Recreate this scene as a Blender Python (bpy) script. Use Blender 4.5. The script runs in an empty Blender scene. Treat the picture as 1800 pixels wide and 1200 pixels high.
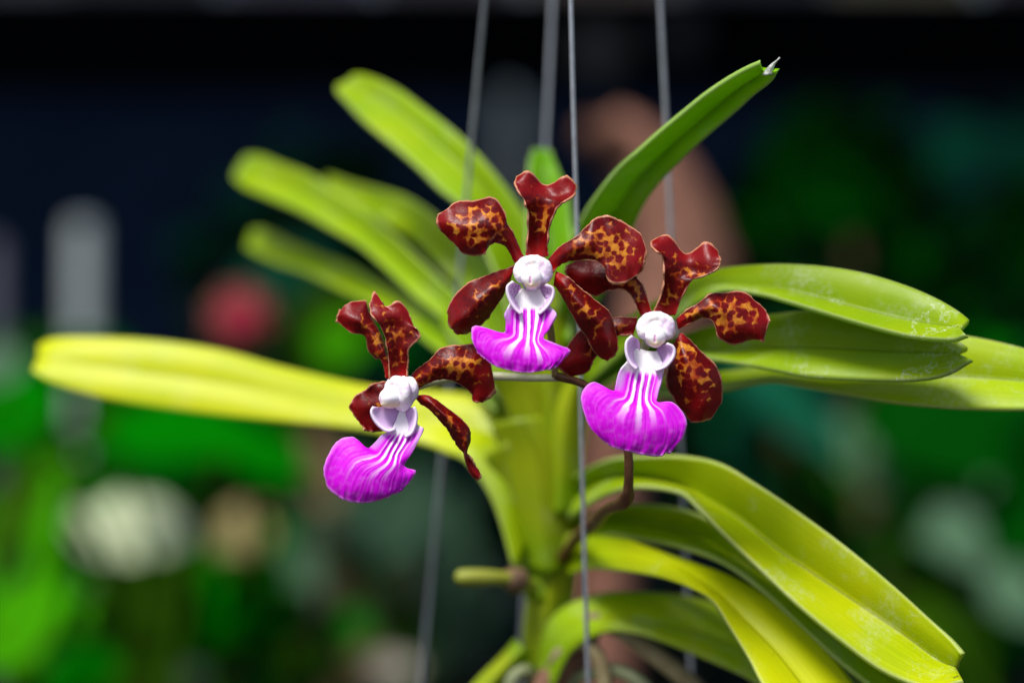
import bpy, bmesh, math, random
from mathutils import Vector, Matrix, Quaternion, noise
R = math.radians
random.seed(11)
sc = bpy.context.scene
col = sc.collection

# ------------------------------------------------------------------ camera, sky, sun, exposure
D = 0.52                    # metres from the lens to the plane of the flowers
S = 0.2202 / 1800           # metres per photo pixel on that plane
CZ = 1.25                   # lens height above the floor
cam_d = bpy.data.cameras.new('camera'); cam = bpy.data.objects.new('camera', cam_d); col.objects.link(cam)
cam_d.sensor_width = 36; cam_d.lens = 36 * D / (S * 1800)
cam.location = (0, 0, CZ); cam.rotation_euler = (R(90), 0, 0)
cam_d.clip_start = 0.02; cam_d.clip_end = 60
cam_d.dof.use_dof = True; cam_d.dof.focus_distance = D - 0.001; cam_d.dof.aperture_fstop = 5.0
sc.camera = cam
w = bpy.data.worlds.new('World'); sc.world = w; w.use_nodes = True
nt = w.node_tree; bg = nt.nodes['Background']
sky = nt.nodes.new('ShaderNodeTexSky'); sky.sky_type = 'NISHITA'; sky.sun_disc = False
SUN_EL, SUN_AZ = 60, 215    # azimuth clockwise from +Y: behind and left of the lens
sky.sun_elevation = R(SUN_EL); sky.sun_rotation = R(SUN_AZ); sky.dust_density = 3.0; sky.air_density = 1.0
nt.links.new(sky.outputs[0], bg.inputs[0]); bg.inputs[1].default_value = 0.08
sun_d = bpy.data.lights.new('sun', 'SUN'); sun = bpy.data.objects.new('sun', sun_d); col.objects.link(sun)
sun_d.energy = 2.3; sun_d.angle = R(20); sun_d.color = (1.0, 0.97, 0.93)
sv = Vector((math.sin(R(SUN_AZ)) * math.cos(R(SUN_EL)), math.cos(R(SUN_AZ)) * math.cos(R(SUN_EL)), math.sin(R(SUN_EL))))
sun.rotation_euler = sv.to_track_quat('Z', 'Y').to_euler(); sun.location = sv * 3
vs = sc.view_settings; vs.view_transform = 'Standard'; vs.look = 'None'; vs.gamma = 1; vs.use_curve_mapping = False
vs.exposure = 0.95
sc.cycles.use_denoising = True
try: sc.cycles.denoiser = 'OPENIMAGEDENOISE'
except Exception: pass
sc.cycles.sample_clamp_indirect = 6

# ------------------------------------------------------------------ helpers
def P(px, py, d=0.0):
    """photo pixel + depth towards the lens (in photo pixels of the flower plane) -> world"""
    if d < -250: d = -250 + (d + 250) * 1.6 if d > -600 else -810 + (d + 600) * .9
    Y = D - d * S; k = Y / D
    return Vector(((px - 900) * S * k, Y, CZ + (600 - py) * S * k))
def B(px, py, Y):
    k = Y / D
    return Vector(((px - 900) * S * k, Y, CZ + (600 - py) * S * k))
ORG = {}
def link(name, data, parent=None, loc=(0, 0, 0)):
    o = bpy.data.objects.new(name, data); col.objects.link(o)
    loc = Vector(loc); ORG[o.name] = loc
    if parent is not None:
        o.parent = parent; o.location = loc - ORG[parent.name]
    else: o.location = loc
    return o
def tag(o, label=None, cat=None, group=None, kind=None):
    if label: o['label'] = label
    if cat: o['category'] = cat
    if group: o['group'] = group
    if kind: o['kind'] = kind
    return o
def thing(name, loc, label, cat, group=None):
    return tag(link(name, None, None, loc), label, cat, group)
def mesh_obj(name, vs_, fs, mats, parent=None, smooth=True, org=None):
    c = Vector(org) if org is not None else sum((Vector(v) for v in vs_), Vector()) / len(vs_)
    me = bpy.data.meshes.new(name); me.from_pydata([tuple(Vector(v) - c) for v in vs_], [], fs); me.update()
    for m in (mats if isinstance(mats, (list, tuple)) else [mats]): me.materials.append(m)
    if smooth: me.polygons.foreach_set('use_smooth', [True] * len(me.polygons))
    return link(name, me, parent, c)
def cr(p, t):
    """Catmull-Rom through a list of Vectors, t in 0..1"""
    n = len(p) - 1; x = min(max(t, 0), 1) * n; i = min(int(x), n - 1); f = x - i
    p1, p2 = p[i], p[i + 1]
    p0 = p[i - 1] if i > 0 else p1 * 2 - p2
    p3 = p[i + 2] if i + 2 <= n else p2 * 2 - p1
    return 0.5 * ((2 * p1) + (p2 - p0) * f + (2 * p0 - 5 * p1 + 4 * p2 - p3) * f * f + (3 * p1 - p0 - 3 * p2 + p3) * f ** 3)
def sst(a, b, x):
    t = min(max((x - a) / (b - a), 0), 1); return t * t * (3 - 2 * t)
def lerp(a, b, t): return a + (b - a) * t
def mixc(a, b, t): return tuple(lerp(x, y, t) for x, y in zip(a, b))

def loft(name, st, mats, parent, nu=24, nv=44, thick=5.0, fold=False, colour=None, wob=0.0, edge=0.0, seed=0, disp=None, flip=None, e0=-1):
    """surface through rows of photo points (px, py, d): rows run from base to tip"""
    rows = []
    for s in st:
        s = [Vector(q) for q in s]
        if len(s) == 3:
            if fold: s = [s[0], (s[0] + s[1]) / 2, s[1], (s[1] + s[2]) / 2, s[2]]
            else: s = [s[0], cr(s, .25), s[1], cr(s, .75), s[2]]
        rows.append(s)
    cols = [[r_[j] for r_ in rows] for j in range(5)]
    vs_, uv, cl, fl_ = [], [], [], []
    off = Vector((seed * 3.17, seed * 1.31, seed * 7.7))
    for i in range(nv + 1):
        v = i / nv; pts = [cr(c, v) for c in cols]
        wid = (pts[4] - pts[0]).length
        for j in range(nu + 1):
            u = j / nu
            if fold:
                if u <= .5: q = lerp(pts[0], pts[2], u * 2); b = math.sin(u * 2 * math.pi)
                else: q = lerp(pts[2], pts[4], u * 2 - 1); b = math.sin((u * 2 - 1) * math.pi)
                q = q + Vector((0, 0, b * wid * 0.05 * fold))
            else: q = cr(pts, u)
            q = Vector(q); uu = u * 2 - 1
            if wob:
                q.z += wob * noise.noise(Vector((q.x, q.y, 0)) / 28 + off)
                q.z += wob * 2.2 * (abs(uu) ** 5) * noise.noise(Vector((v * 8, (u > .5) * 9, 3)) + off)
                q += Vector((noise.noise(Vector((v * 9, u * 3, 7)) + off), noise.noise(Vector((v * 9, u * 3, 17)) + off), 0)) * wob * .45 * (abs(uu) ** 3) * sst(.15, .4, v)
            if edge and v > e0 and (abs(uu) > .9 or v > .92):
                a = max((abs(uu) - .9) / .1, (v - .92) / .08)
                n1 = noise.noise(Vector((q.x, q.y, 5)) / 5 + off)
                q += Vector((n1, noise.noise(Vector((q.x, q.y, 11)) / 5 + off), n1)) * edge * a
            if disp: q.z += disp(uu, v)
            vs_.append(P(*q)); uv.append((u, v)); fl_.append((q.x / 100, q.y / 100))
            if colour: cl.append(colour(uu, v, q))
    N = nu + 1
    fs = [(i * N + j, i * N + j + 1, (i + 1) * N + j + 1, (i + 1) * N + j) for i in range(nv) for j in range(nu)]
    k = 0
    for a, b, c, d in fs[::7]:
        n = (vs_[b] - vs_[a]).cross(vs_[d] - vs_[a])
        k += 1 if n.dot(Vector((0, 0, CZ)) - vs_[a] + Vector((0, 0, 0))) > 0 else -1
    if (k < 0) != bool(flip): fs = [f[::-1] for f in fs]
    o = mesh_obj(name, vs_, fs, mats, parent)
    me = o.data; ul = me.uv_layers.new(name='UVMap')
    idx = [0] * len(me.loops); me.loops.foreach_get('vertex_index', idx)
    ul.data.foreach_set('uv', [x for i in idx for x in uv[i]])
    ul = me.uv_layers.new(name='flat'); ul.data.foreach_set('uv', [x for i in idx for x in fl_[i]])
    if colour:
        at = me.color_attributes.new('Col', 'FLOAT_COLOR', 'POINT')
        at.data.foreach_set('color', [x for c in cl for x in (*c, 1.0)])
    m = o.modifiers.new('thickness', 'SOLIDIFY'); m.thickness = thick * S; m.offset = -1
    if len(me.materials) > 1: m.material_offset = 1; m.material_offset_rim = 0
    return o

def tube(name, pts, rad, mat, parent=None, seg=10, px=True, sub=8, bump=0.0, org=None):
    if px: pts = [P(*q) for q in pts]; rad = [r_ * S for r_ in (rad if isinstance(rad, (list, tuple)) else [rad] * len(pts))]
    else: pts = [Vector(q) for q in pts]; rad = rad if isinstance(rad, (list, tuple)) else [rad] * len(pts)
    n = (len(pts) - 1) * sub; rv = [Vector((r_, 0, 0)) for r_ in rad]
    ps = [cr(pts, i / n) for i in range(n + 1)]; rs = [max(cr(rv, i / n).x, 1e-5) for i in range(n + 1)]
    vs_, fs = [], []; nrm = None
    for i, p_ in enumerate(ps):
        t = (ps[min(i + 1, n)] - ps[max(i - 1, 0)]).normalized()
        if nrm is None: nrm = t.orthogonal().normalized()
        nrm = (nrm - t * nrm.dot(t)).normalized(); bn = t.cross(nrm)
        for k in range(seg):
            a = 2 * math.pi * k / seg; r_ = rs[i]
            if bump: r_ *= 1 + bump * noise.noise(p_ * 400 + Vector((math.cos(a), math.sin(a), 0)))
            vs_.append(p_ + (nrm * math.cos(a) + bn * math.sin(a)) * r_)
    for i in range(n):
        for k in range(seg):
            fs.append((i * seg + k, i * seg + (k + 1) % seg, (i + 1) * seg + (k + 1) % seg, (i + 1) * seg + k))
    fs.append(tuple(range(seg))[::-1]); fs.append(tuple(n * seg + k for k in range(seg)))
    return mesh_obj(name, vs_, fs, mat, parent, org=org)

# ------------------------------------------------------------------ materials
class NT:
    def __init__(s, name):
        s.m = bpy.data.materials.new(name); s.m.use_nodes = True; s.t = s.m.node_tree
        s.b = s.t.nodes['Principled BSDF']; s.out = s.t.nodes['Material Output']
    def n(s, ty, **kw):
        x = s.t.nodes.new(ty)
        for k, v in kw.items():
            if k.startswith('i_'):
                key = k[2:]; key = int(key) if key.isdigit() else key
                x.inputs[key].default_value = v
            else: setattr(x, k, v)
        return x
    def l(s, a, b): s.t.links.new(a, b)
    def math(s, op, a, b=None, c=None, clamp=False):
        x = s.n('ShaderNodeMath', operation=op, use_clamp=clamp)
        for i, q in enumerate((a, b, c)):
            if q is None: continue
            if isinstance(q, (int, float)): x.inputs[i].default_value = q
            else: s.l(q, x.inputs[i])
        return x.outputs[0]
    def smooth(s, v, a, b):
        x = s.n('ShaderNodeMapRange', interpolation_type='SMOOTHSTEP'); s.l(v, x.inputs[0])
        x.inputs[1].default_value = a; x.inputs[2].default_value = b; return x.outputs[0]
    def mix(s, f, a, b, blend='MIX'):
        x = s.n('ShaderNodeMix', data_type='RGBA', blend_type=blend)
        for i, q in ((0, f), (6, a), (7, b)):
            if isinstance(q, (int, float)): x.inputs[i].default_value = q
            elif isinstance(q, tuple): x.inputs[i].default_value = (*q, 1) if len(q) == 3 else q
            else: s.l(q, x.inputs[i])
        return x.outputs[2]
    def noise(s, scale, detail=3, vec=None, rough=.5, dist=0):
        x = s.n('ShaderNodeTexNoise'); x.inputs['Scale'].default_value = scale; x.inputs['Detail'].default_value = detail
        x.inputs['Roughness'].default_value = rough; x.inputs['Distortion'].default_value = dist
        if vec is None: vec = s.obj()
        s.l(vec, x.inputs['Vector']); return x.outputs['Fac']
    def obj(s): return s.n('ShaderNodeTexCoord').outputs['Object']
    def uv(s):
        x = s.n('ShaderNodeSeparateXYZ'); s.l(s.n('ShaderNodeTexCoord').outputs['UV'], x.inputs[0]); return x.outputs[0], x.outputs[1]
    def bump(s, h, strength, dist):
        x = s.n('ShaderNodeBump'); x.inputs['Strength'].default_value = strength; x.inputs['Distance'].default_value = dist
        s.l(h, x.inputs['Height']); s.l(x.outputs[0], s.b.inputs['Normal'])
    def trans(s, colr, f):
        t = s.n('ShaderNodeBsdfTranslucent'); mx = s.n('ShaderNodeMixShader'); mx.inputs[0].default_value = f
        if isinstance(colr, tuple): t.inputs[0].default_value = (*colr, 1)
        else: s.l(colr, t.inputs[0])
        s.l(s.b.outputs[0], mx.inputs[1]); s.l(t.outputs[0], mx.inputs[2]); s.l(mx.outputs[0], s.out.inputs[0])
    def set(s, **kw):
        for k, v in kw.items(): s.b.inputs[k.replace('_', ' ')].default_value = v
def C4(c): return (*c, 1)

def petal_mat(name, seed, net=1.0, lo=0.06, hi=0.72, cell=7.6, wide=.85):
    k = NT(name); ob = k.obj()
    mp = k.n('ShaderNodeMapping'); mp.inputs['Location'].default_value = (seed * .37, seed * .11, seed * .23); k.l(ob, mp.inputs[0])
    fu = k.n('ShaderNodeUVMap', uv_map='flat'); fm = k.n('ShaderNodeMapping'); fm.inputs['Location'].default_value = (seed * 2.1, seed * 1.3, 0); k.l(fu.outputs[0], fm.inputs[0])
    warp = k.n('ShaderNodeTexNoise'); warp.inputs['Scale'].default_value = 7; warp.inputs['Detail'].default_value = 3; k.l(fm.outputs[0], warp.inputs['Vector'])
    vm = k.n('ShaderNodeVectorMath', operation='MULTIPLY_ADD'); k.l(warp.outputs['Color'], vm.inputs[0]); vm.inputs[1].default_value = (.13,) * 3; k.l(fm.outputs[0], vm.inputs[2])
    vo = k.n('ShaderNodeTexVoronoi', feature='F1', voronoi_dimensions='2D'); vo.inputs['Scale'].default_value = cell; vo.inputs['Randomness'].default_value = .8
    k.l(vm.outputs[0], vo.inputs['Vector'])
    u, v = k.uv(); au = k.math('MULTIPLY', k.math('ABSOLUTE', k.math('SUBTRACT', u, .5)), 2)
    big = k.noise(300, 3, mp.outputs[0]); fine = k.noise(1500, 4, mp.outputs[0])
    zone = k.math('MULTIPLY', k.smooth(v, lo - .06, lo + .12), k.smooth(v, hi + .30, hi - .2))
    zone = k.math('MULTIPLY', zone, k.smooth(au, wide + .15, wide - .5))
    zone = k.math('MULTIPLY', zone, k.math('MULTIPLY_ADD', k.smooth(big, .36, .60), .55, .45))
    rad = k.math('MULTIPLY_ADD', zone, -.41 * net, .775)
    df = k.math('SUBTRACT', vo.outputs['Distance'], rad)
    mask = k.math('MULTIPLY', k.smooth(df, -.06, .10), k.smooth(zone, .03, .2))
    dark = k.mix(k.smooth(fine, .3, .7), (.066, .0003, .0004), (.145, .0007, .0010))
    dark = k.mix(k.math('MULTIPLY', k.smooth(v, .55, .95), .8), dark, (.235, .0018, .0030))
    base = k.math('MULTIPLY', k.smooth(v, .22, .0), .75)
    dark = k.mix(base, dark, (.38, .003, .004))
    orange = k.mix(k.smooth(big, .35, .65), (.34, .042, .002), (.62, .24, .022))
    halo = k.math('MULTIPLY', k.smooth(df, -.24, .06), k.smooth(zone, .05, .5))
    dark = k.mix(k.math('MULTIPLY', halo, .7), dark, (.25, .016, .002))
    orange = k.mix(k.math('MULTIPLY', k.smooth(fine, .4, .75), .6), orange, (.22, .02, .002))
    c = k.mix(mask, dark, orange)
    vein = k.noise(220, 2, vec=None)
    c = k.mix(k.math('MULTIPLY', k.smooth(au, .925, .975), .9), c, (.56, .25, .14))
    c = k.mix(k.math('MULTIPLY', k.smooth(v, .965, .99), .9), c, (.56, .25, .14))
    k.l(c, k.b.inputs['Base Color'])
    k.set(Roughness=.36, Specular_IOR_Level=.24, Subsurface_Weight=.05, Subsurface_Scale=.0006)
    k.bump(k.math('ADD', fine, k.math('MULTIPLY', mask, .3)), .22, .0004)
    k.trans(c, .12)
    return k.m
def petal_back(name='petal_back_mat'):
    k = NT(name); f = k.noise(700, 3)
    c = k.mix(f, (.62, .42, .40), (.55, .22, .16)); k.l(c, k.b.inputs['Base Color']); k.set(Roughness=.45, Subsurface_Weight=.1, Subsurface_Scale=.001)
    return k.m
def attr_mat(name, rough=.4, sss=.15, tr=0.0, bump=.15):
    k = NT(name); a = k.n('ShaderNodeVertexColor', layer_name='Col')
    f = k.noise(1800, 3); c = k.mix(k.math('MULTIPLY', f, .10), a.outputs[0], (1, 1, 1), 'SOFT_LIGHT')
    k.l(c, k.b.inputs['Base Color']); k.set(Roughness=rough, Subsurface_Weight=sss, Subsurface_Scale=.001, Specular_IOR_Level=.22)
    k.b.inputs['Subsurface Radius'].default_value = (1, .6, .9)
    if bump: k.bump(f, bump, .0003)
    if tr: k.trans(c, tr)
    return k.m
def leaf_mat(name, c1, c2, wax=.3, lines=0.0, rough=.36, tr=.30, seed=0., spots=.6, base=(.17, .33, .003)):
    """strap leaf: c1 body, c2 second tone; wax = pale bloom patches, lines = dried mineral rings"""
    k = NT(name); u, v = k.uv(); ob = k.obj()
    mp = k.n('ShaderNodeMapping'); mp.inputs['Location'].default_value = (seed, seed * .7, seed * .3); k.l(ob, mp.inputs[0]); ob = mp.outputs[0]
    au = k.math('MULTIPLY', k.math('ABSOLUTE', k.math('SUBTRACT', u, .5)), 2)
    cb = k.n('ShaderNodeCombineXYZ'); k.l(k.math('MULTIPLY', u, 70.), cb.inputs[0]); k.l(k.math('MULTIPLY', v, 1.5), cb.inputs[1])
    vein = k.noise(1.0, 3, cb.outputs[0])
    big = k.noise(45, 4, ob); fine = k.noise(900, 4, ob, .65)
    c = k.mix(k.smooth(big, .3, .7), c1, c2)
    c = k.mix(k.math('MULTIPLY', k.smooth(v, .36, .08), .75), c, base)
    c = k.mix(k.math('MULTIPLY', k.smooth(vein, .45, .75), .34), c, tuple(x * 1.5 for x in c2))
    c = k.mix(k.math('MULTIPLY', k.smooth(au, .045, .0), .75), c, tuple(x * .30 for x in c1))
    c = k.mix(k.math('MULTIPLY', k.smooth(au, .95, .99), .5), c, (.50, .60, .25))
    wx = k.math('MULTIPLY', k.smooth(k.noise(70, 5, ob, .6), .52, .66), k.smooth(fine, .35, .7))
    wx = k.math('MULTIPLY', wx, wax); c = k.mix(wx, c, (.62, .68, .42))
    if lines:
        nn = k.noise(95, 5, ob, .62)
        ln = k.smooth(k.math('ABSOLUTE', k.math('SUBTRACT', nn, .5)), .012, .002)
        ln = k.math('MULTIPLY', ln, k.smooth(k.noise(38, 2, ob), .47, .55))
        ln = k.math('MULTIPLY', ln, k.math('MULTIPLY', k.smooth(v, .45, .6), k.smooth(fine, .3, .6)))
        c = k.mix(k.math('MULTIPLY', ln, lines), c, (.80, .85, .70))
    sp = k.smooth(k.noise(420, 1, ob), .80, .83); c = k.mix(k.math('MULTIPLY', sp, spots), c, (.04, .05, .02))
    k.l(c, k.b.inputs['Base Color'])
    rg = k.math('MULTIPLY_ADD', fine, .22, rough - .08); k.l(rg, k.b.inputs['Roughness'])
    k.set(Specular_IOR_Level=.22)
    k.bump(k.math('ADD', k.math('MULTIPLY', vein, .5), k.math('MULTIPLY', fine, .5)), .2, .00025)
    k.trans(k.mix(.6, c, (.34, .56, .004)), tr)
    return k.m
def plain(name, c1, c2=None, scale=60, rough=.6, bump=.3, bd=.001, metal=0.0, tr=0.0, spec=.4):
    k = NT(name); f = k.noise(scale, 5, rough=.6)
    c = k.mix(k.smooth(f, .3, .7), c1, c2 or tuple(x * .7 for x in c1)); k.l(c, k.b.inputs['Base Color'])
    k.set(Roughness=rough, Metallic=metal, Specular_IOR_Level=spec)
    if bump: k.bump(f, bump, bd)
    if tr: k.trans(c, tr)
    return k.m

M_back = petal_back()
M_lip = attr_mat('lip_mat', rough=.45, sss=.12, tr=.14)
M_white = attr_mat('column_mat', rough=.4, sss=.35, bump=.08)
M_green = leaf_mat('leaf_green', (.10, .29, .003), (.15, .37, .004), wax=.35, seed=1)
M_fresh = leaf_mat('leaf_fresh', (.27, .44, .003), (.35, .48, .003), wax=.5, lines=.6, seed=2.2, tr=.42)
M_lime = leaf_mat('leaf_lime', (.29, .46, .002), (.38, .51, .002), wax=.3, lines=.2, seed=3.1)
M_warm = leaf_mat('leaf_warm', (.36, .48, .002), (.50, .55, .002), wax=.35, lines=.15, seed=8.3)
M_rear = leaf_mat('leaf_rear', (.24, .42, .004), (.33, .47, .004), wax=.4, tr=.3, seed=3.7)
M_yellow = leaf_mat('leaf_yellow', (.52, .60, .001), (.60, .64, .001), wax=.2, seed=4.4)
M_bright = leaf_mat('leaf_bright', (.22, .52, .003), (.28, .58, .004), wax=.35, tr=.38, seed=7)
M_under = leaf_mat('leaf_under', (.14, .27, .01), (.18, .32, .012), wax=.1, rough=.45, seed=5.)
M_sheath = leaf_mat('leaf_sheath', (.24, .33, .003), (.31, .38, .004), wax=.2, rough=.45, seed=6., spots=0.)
M_stem = plain('stem_mat', (.17, .24, .005), (.23, .28, .008), 120, .5)
M_spike = plain('spike_mat', (.085, .028, .012), (.13, .06, .02), 400, .45, .3, .0004)
M_ped = plain('pedicel_mat', (.50, .48, .34), (.40, .44, .22), 300, .45, .2, .0003)
M_pedb = plain('pedicel_brown_mat', (.20, .10, .03), (.24, .19, .04), 300, .45, .2, .0003)
M_wire = plain('wire_mat', (.42, .45, .50), (.32, .34, .38), 500, .4, .2, .0002, metal=.25)
M_dry = plain('dry_sheath_mat', (.26, .22, .11), (.17, .13, .06), 120, .75, .5, .001)
M_bark = plain('bark_mat', (.16, .09, .05), (.09, .05, .03), 90, .8, .8, .002)
M_root = plain('root_mat', (.20, .23, .11), (.14, .16, .08), 160, .6, .3, .0006)

# ------------------------------------------------------------------ orchid plant
base_pt = P(960, 1330, -560)
orchid = thing('orchid_plant', base_pt, 'orchid with yellow-green strap leaves and three spotted maroon flowers with magenta lips', 'orchid')

# leaves: rows (upper edge, midrib, lower edge) from the stem outwards
def leaf(st, mat, label=None, fold=1.0, seed=0, nu=20, nv=60, under=None, edge=0.0, tk=9):
    o = loft('leaf', st, [mat, under or M_under], orchid, nu=nu, nv=nv, thick=tk, fold=fold, seed=seed, edge=edge)
    if label: o['label'] = label
    return o
def dd(st, ds):
    """give each row its depths: ds[i] = (edge, mid, edge)"""
    return [[(x, y, d) for (x, y), d in zip(r_, e)] for r_, e in zip(st, ds)]
def ramp(n, a, b, lo, mid, ro, p=1.0):
    out = []
    for i in range(n):
        t = (i / (n - 1)) ** p; c = lerp(a, b, t); out.append((c + lo, c + mid * 1.8, c + ro))
    return out
def mk(st, a, b, lo, mid, ro, p=1.0): return dd(st, ramp(len(st), a, b, lo, mid, ro, p))

lf_up = [[(975,600),(990,605),(1010,600)],[(1003,440),(1040,455),(1085,462)],[(1027,383),(1070,388),(1116,392)],[(1053,343),(1094,350),(1137,352)],[(1085,303),(1122,312),(1162,317)],
 [(1120,271),(1155,280),(1193,284)],[(1160,235),(1192,247),(1227,250)],[(1200,202),(1232,213),(1267,215)],[(1240,170),(1272,178),(1307,181)],[(1280,143),(1305,152),(1332,159)],[(1312,125),(1332,135),(1352,141)],[(1336,114),(1338,127),(1365,126)]]
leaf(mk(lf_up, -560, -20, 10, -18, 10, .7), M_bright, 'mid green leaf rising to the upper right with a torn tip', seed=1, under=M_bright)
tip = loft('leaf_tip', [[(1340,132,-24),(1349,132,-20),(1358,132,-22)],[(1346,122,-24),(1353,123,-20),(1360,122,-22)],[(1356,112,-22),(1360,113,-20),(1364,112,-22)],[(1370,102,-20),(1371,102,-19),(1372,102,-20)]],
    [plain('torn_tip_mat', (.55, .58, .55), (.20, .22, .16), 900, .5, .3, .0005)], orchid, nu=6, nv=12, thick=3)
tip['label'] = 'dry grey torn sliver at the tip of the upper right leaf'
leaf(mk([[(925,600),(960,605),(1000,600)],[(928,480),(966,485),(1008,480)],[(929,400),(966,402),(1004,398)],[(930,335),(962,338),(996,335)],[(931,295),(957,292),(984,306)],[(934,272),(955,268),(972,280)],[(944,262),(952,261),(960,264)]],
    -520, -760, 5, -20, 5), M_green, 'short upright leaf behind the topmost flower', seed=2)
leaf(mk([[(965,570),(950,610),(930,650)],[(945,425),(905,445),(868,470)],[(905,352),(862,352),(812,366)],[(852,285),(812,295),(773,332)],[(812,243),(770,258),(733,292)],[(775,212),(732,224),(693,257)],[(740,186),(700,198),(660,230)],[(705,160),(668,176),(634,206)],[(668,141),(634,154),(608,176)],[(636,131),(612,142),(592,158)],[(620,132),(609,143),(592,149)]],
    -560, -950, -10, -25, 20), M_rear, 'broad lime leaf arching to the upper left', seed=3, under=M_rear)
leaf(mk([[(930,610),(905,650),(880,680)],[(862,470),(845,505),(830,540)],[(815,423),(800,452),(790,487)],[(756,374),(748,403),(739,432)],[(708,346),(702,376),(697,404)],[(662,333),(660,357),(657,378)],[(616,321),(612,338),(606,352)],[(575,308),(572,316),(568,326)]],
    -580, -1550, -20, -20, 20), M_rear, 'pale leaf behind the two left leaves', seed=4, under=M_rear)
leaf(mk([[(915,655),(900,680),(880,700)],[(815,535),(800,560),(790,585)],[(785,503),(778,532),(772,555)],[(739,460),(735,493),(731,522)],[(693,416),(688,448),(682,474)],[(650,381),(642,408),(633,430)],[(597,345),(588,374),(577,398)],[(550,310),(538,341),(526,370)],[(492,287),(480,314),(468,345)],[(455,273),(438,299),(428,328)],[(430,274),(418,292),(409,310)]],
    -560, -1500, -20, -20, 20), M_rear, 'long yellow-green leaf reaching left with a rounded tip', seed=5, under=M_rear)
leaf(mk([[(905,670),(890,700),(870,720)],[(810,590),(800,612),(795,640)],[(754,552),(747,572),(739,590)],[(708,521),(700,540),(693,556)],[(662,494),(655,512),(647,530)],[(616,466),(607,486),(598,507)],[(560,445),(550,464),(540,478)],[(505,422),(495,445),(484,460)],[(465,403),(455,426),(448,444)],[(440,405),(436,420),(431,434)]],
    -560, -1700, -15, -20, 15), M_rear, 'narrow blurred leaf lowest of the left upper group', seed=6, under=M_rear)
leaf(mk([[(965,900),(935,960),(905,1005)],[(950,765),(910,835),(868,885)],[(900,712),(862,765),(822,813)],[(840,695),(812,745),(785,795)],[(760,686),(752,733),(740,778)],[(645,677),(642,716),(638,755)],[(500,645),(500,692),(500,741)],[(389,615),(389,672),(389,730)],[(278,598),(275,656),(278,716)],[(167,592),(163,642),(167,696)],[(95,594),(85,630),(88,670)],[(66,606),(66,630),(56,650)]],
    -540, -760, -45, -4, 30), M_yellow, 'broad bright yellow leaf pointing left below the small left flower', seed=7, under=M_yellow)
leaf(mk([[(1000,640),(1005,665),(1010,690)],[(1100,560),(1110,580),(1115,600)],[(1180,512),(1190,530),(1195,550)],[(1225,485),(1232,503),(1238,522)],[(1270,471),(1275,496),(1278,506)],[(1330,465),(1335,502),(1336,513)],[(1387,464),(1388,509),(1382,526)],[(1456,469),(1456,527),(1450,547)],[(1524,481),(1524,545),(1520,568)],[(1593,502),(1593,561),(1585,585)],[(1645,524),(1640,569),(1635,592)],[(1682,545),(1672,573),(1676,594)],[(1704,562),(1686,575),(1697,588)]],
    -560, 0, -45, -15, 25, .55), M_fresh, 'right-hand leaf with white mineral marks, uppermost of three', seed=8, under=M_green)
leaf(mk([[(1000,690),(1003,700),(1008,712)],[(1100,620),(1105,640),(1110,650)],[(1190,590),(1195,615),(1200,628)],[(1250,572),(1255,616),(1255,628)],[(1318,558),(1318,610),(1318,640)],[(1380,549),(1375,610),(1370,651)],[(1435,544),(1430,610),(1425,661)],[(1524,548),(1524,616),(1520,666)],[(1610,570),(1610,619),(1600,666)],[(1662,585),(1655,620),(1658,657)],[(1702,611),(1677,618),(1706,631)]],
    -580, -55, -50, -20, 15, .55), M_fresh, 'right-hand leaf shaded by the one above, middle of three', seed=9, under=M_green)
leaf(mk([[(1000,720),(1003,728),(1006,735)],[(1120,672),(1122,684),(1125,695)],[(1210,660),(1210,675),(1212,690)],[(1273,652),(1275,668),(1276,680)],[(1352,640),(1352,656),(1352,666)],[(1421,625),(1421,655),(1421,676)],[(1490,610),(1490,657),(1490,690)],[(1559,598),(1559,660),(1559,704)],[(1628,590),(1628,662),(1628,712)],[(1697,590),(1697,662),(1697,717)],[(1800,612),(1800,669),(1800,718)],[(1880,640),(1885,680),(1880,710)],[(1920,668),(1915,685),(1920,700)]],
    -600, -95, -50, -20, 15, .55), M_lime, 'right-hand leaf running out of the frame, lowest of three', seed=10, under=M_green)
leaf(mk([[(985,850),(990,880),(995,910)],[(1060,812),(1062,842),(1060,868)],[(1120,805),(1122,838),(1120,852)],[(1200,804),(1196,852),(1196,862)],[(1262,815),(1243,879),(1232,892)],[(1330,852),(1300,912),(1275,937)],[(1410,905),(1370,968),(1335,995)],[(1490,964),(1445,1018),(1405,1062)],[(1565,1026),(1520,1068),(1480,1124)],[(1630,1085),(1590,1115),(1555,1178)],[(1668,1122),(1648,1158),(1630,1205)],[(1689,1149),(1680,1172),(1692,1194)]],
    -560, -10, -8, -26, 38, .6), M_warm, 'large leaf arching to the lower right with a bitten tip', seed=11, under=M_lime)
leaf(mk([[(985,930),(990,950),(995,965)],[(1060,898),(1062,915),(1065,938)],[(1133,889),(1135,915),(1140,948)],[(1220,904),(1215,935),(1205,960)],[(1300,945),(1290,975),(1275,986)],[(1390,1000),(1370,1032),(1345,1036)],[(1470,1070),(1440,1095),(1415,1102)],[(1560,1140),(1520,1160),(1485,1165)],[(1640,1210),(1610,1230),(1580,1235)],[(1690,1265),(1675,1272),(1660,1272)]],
    -570, -110, -20, -25, 10, .65), M_lime, 'shaded leaf half hidden under the large lower right leaf', seed=12, under=M_green)
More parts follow.
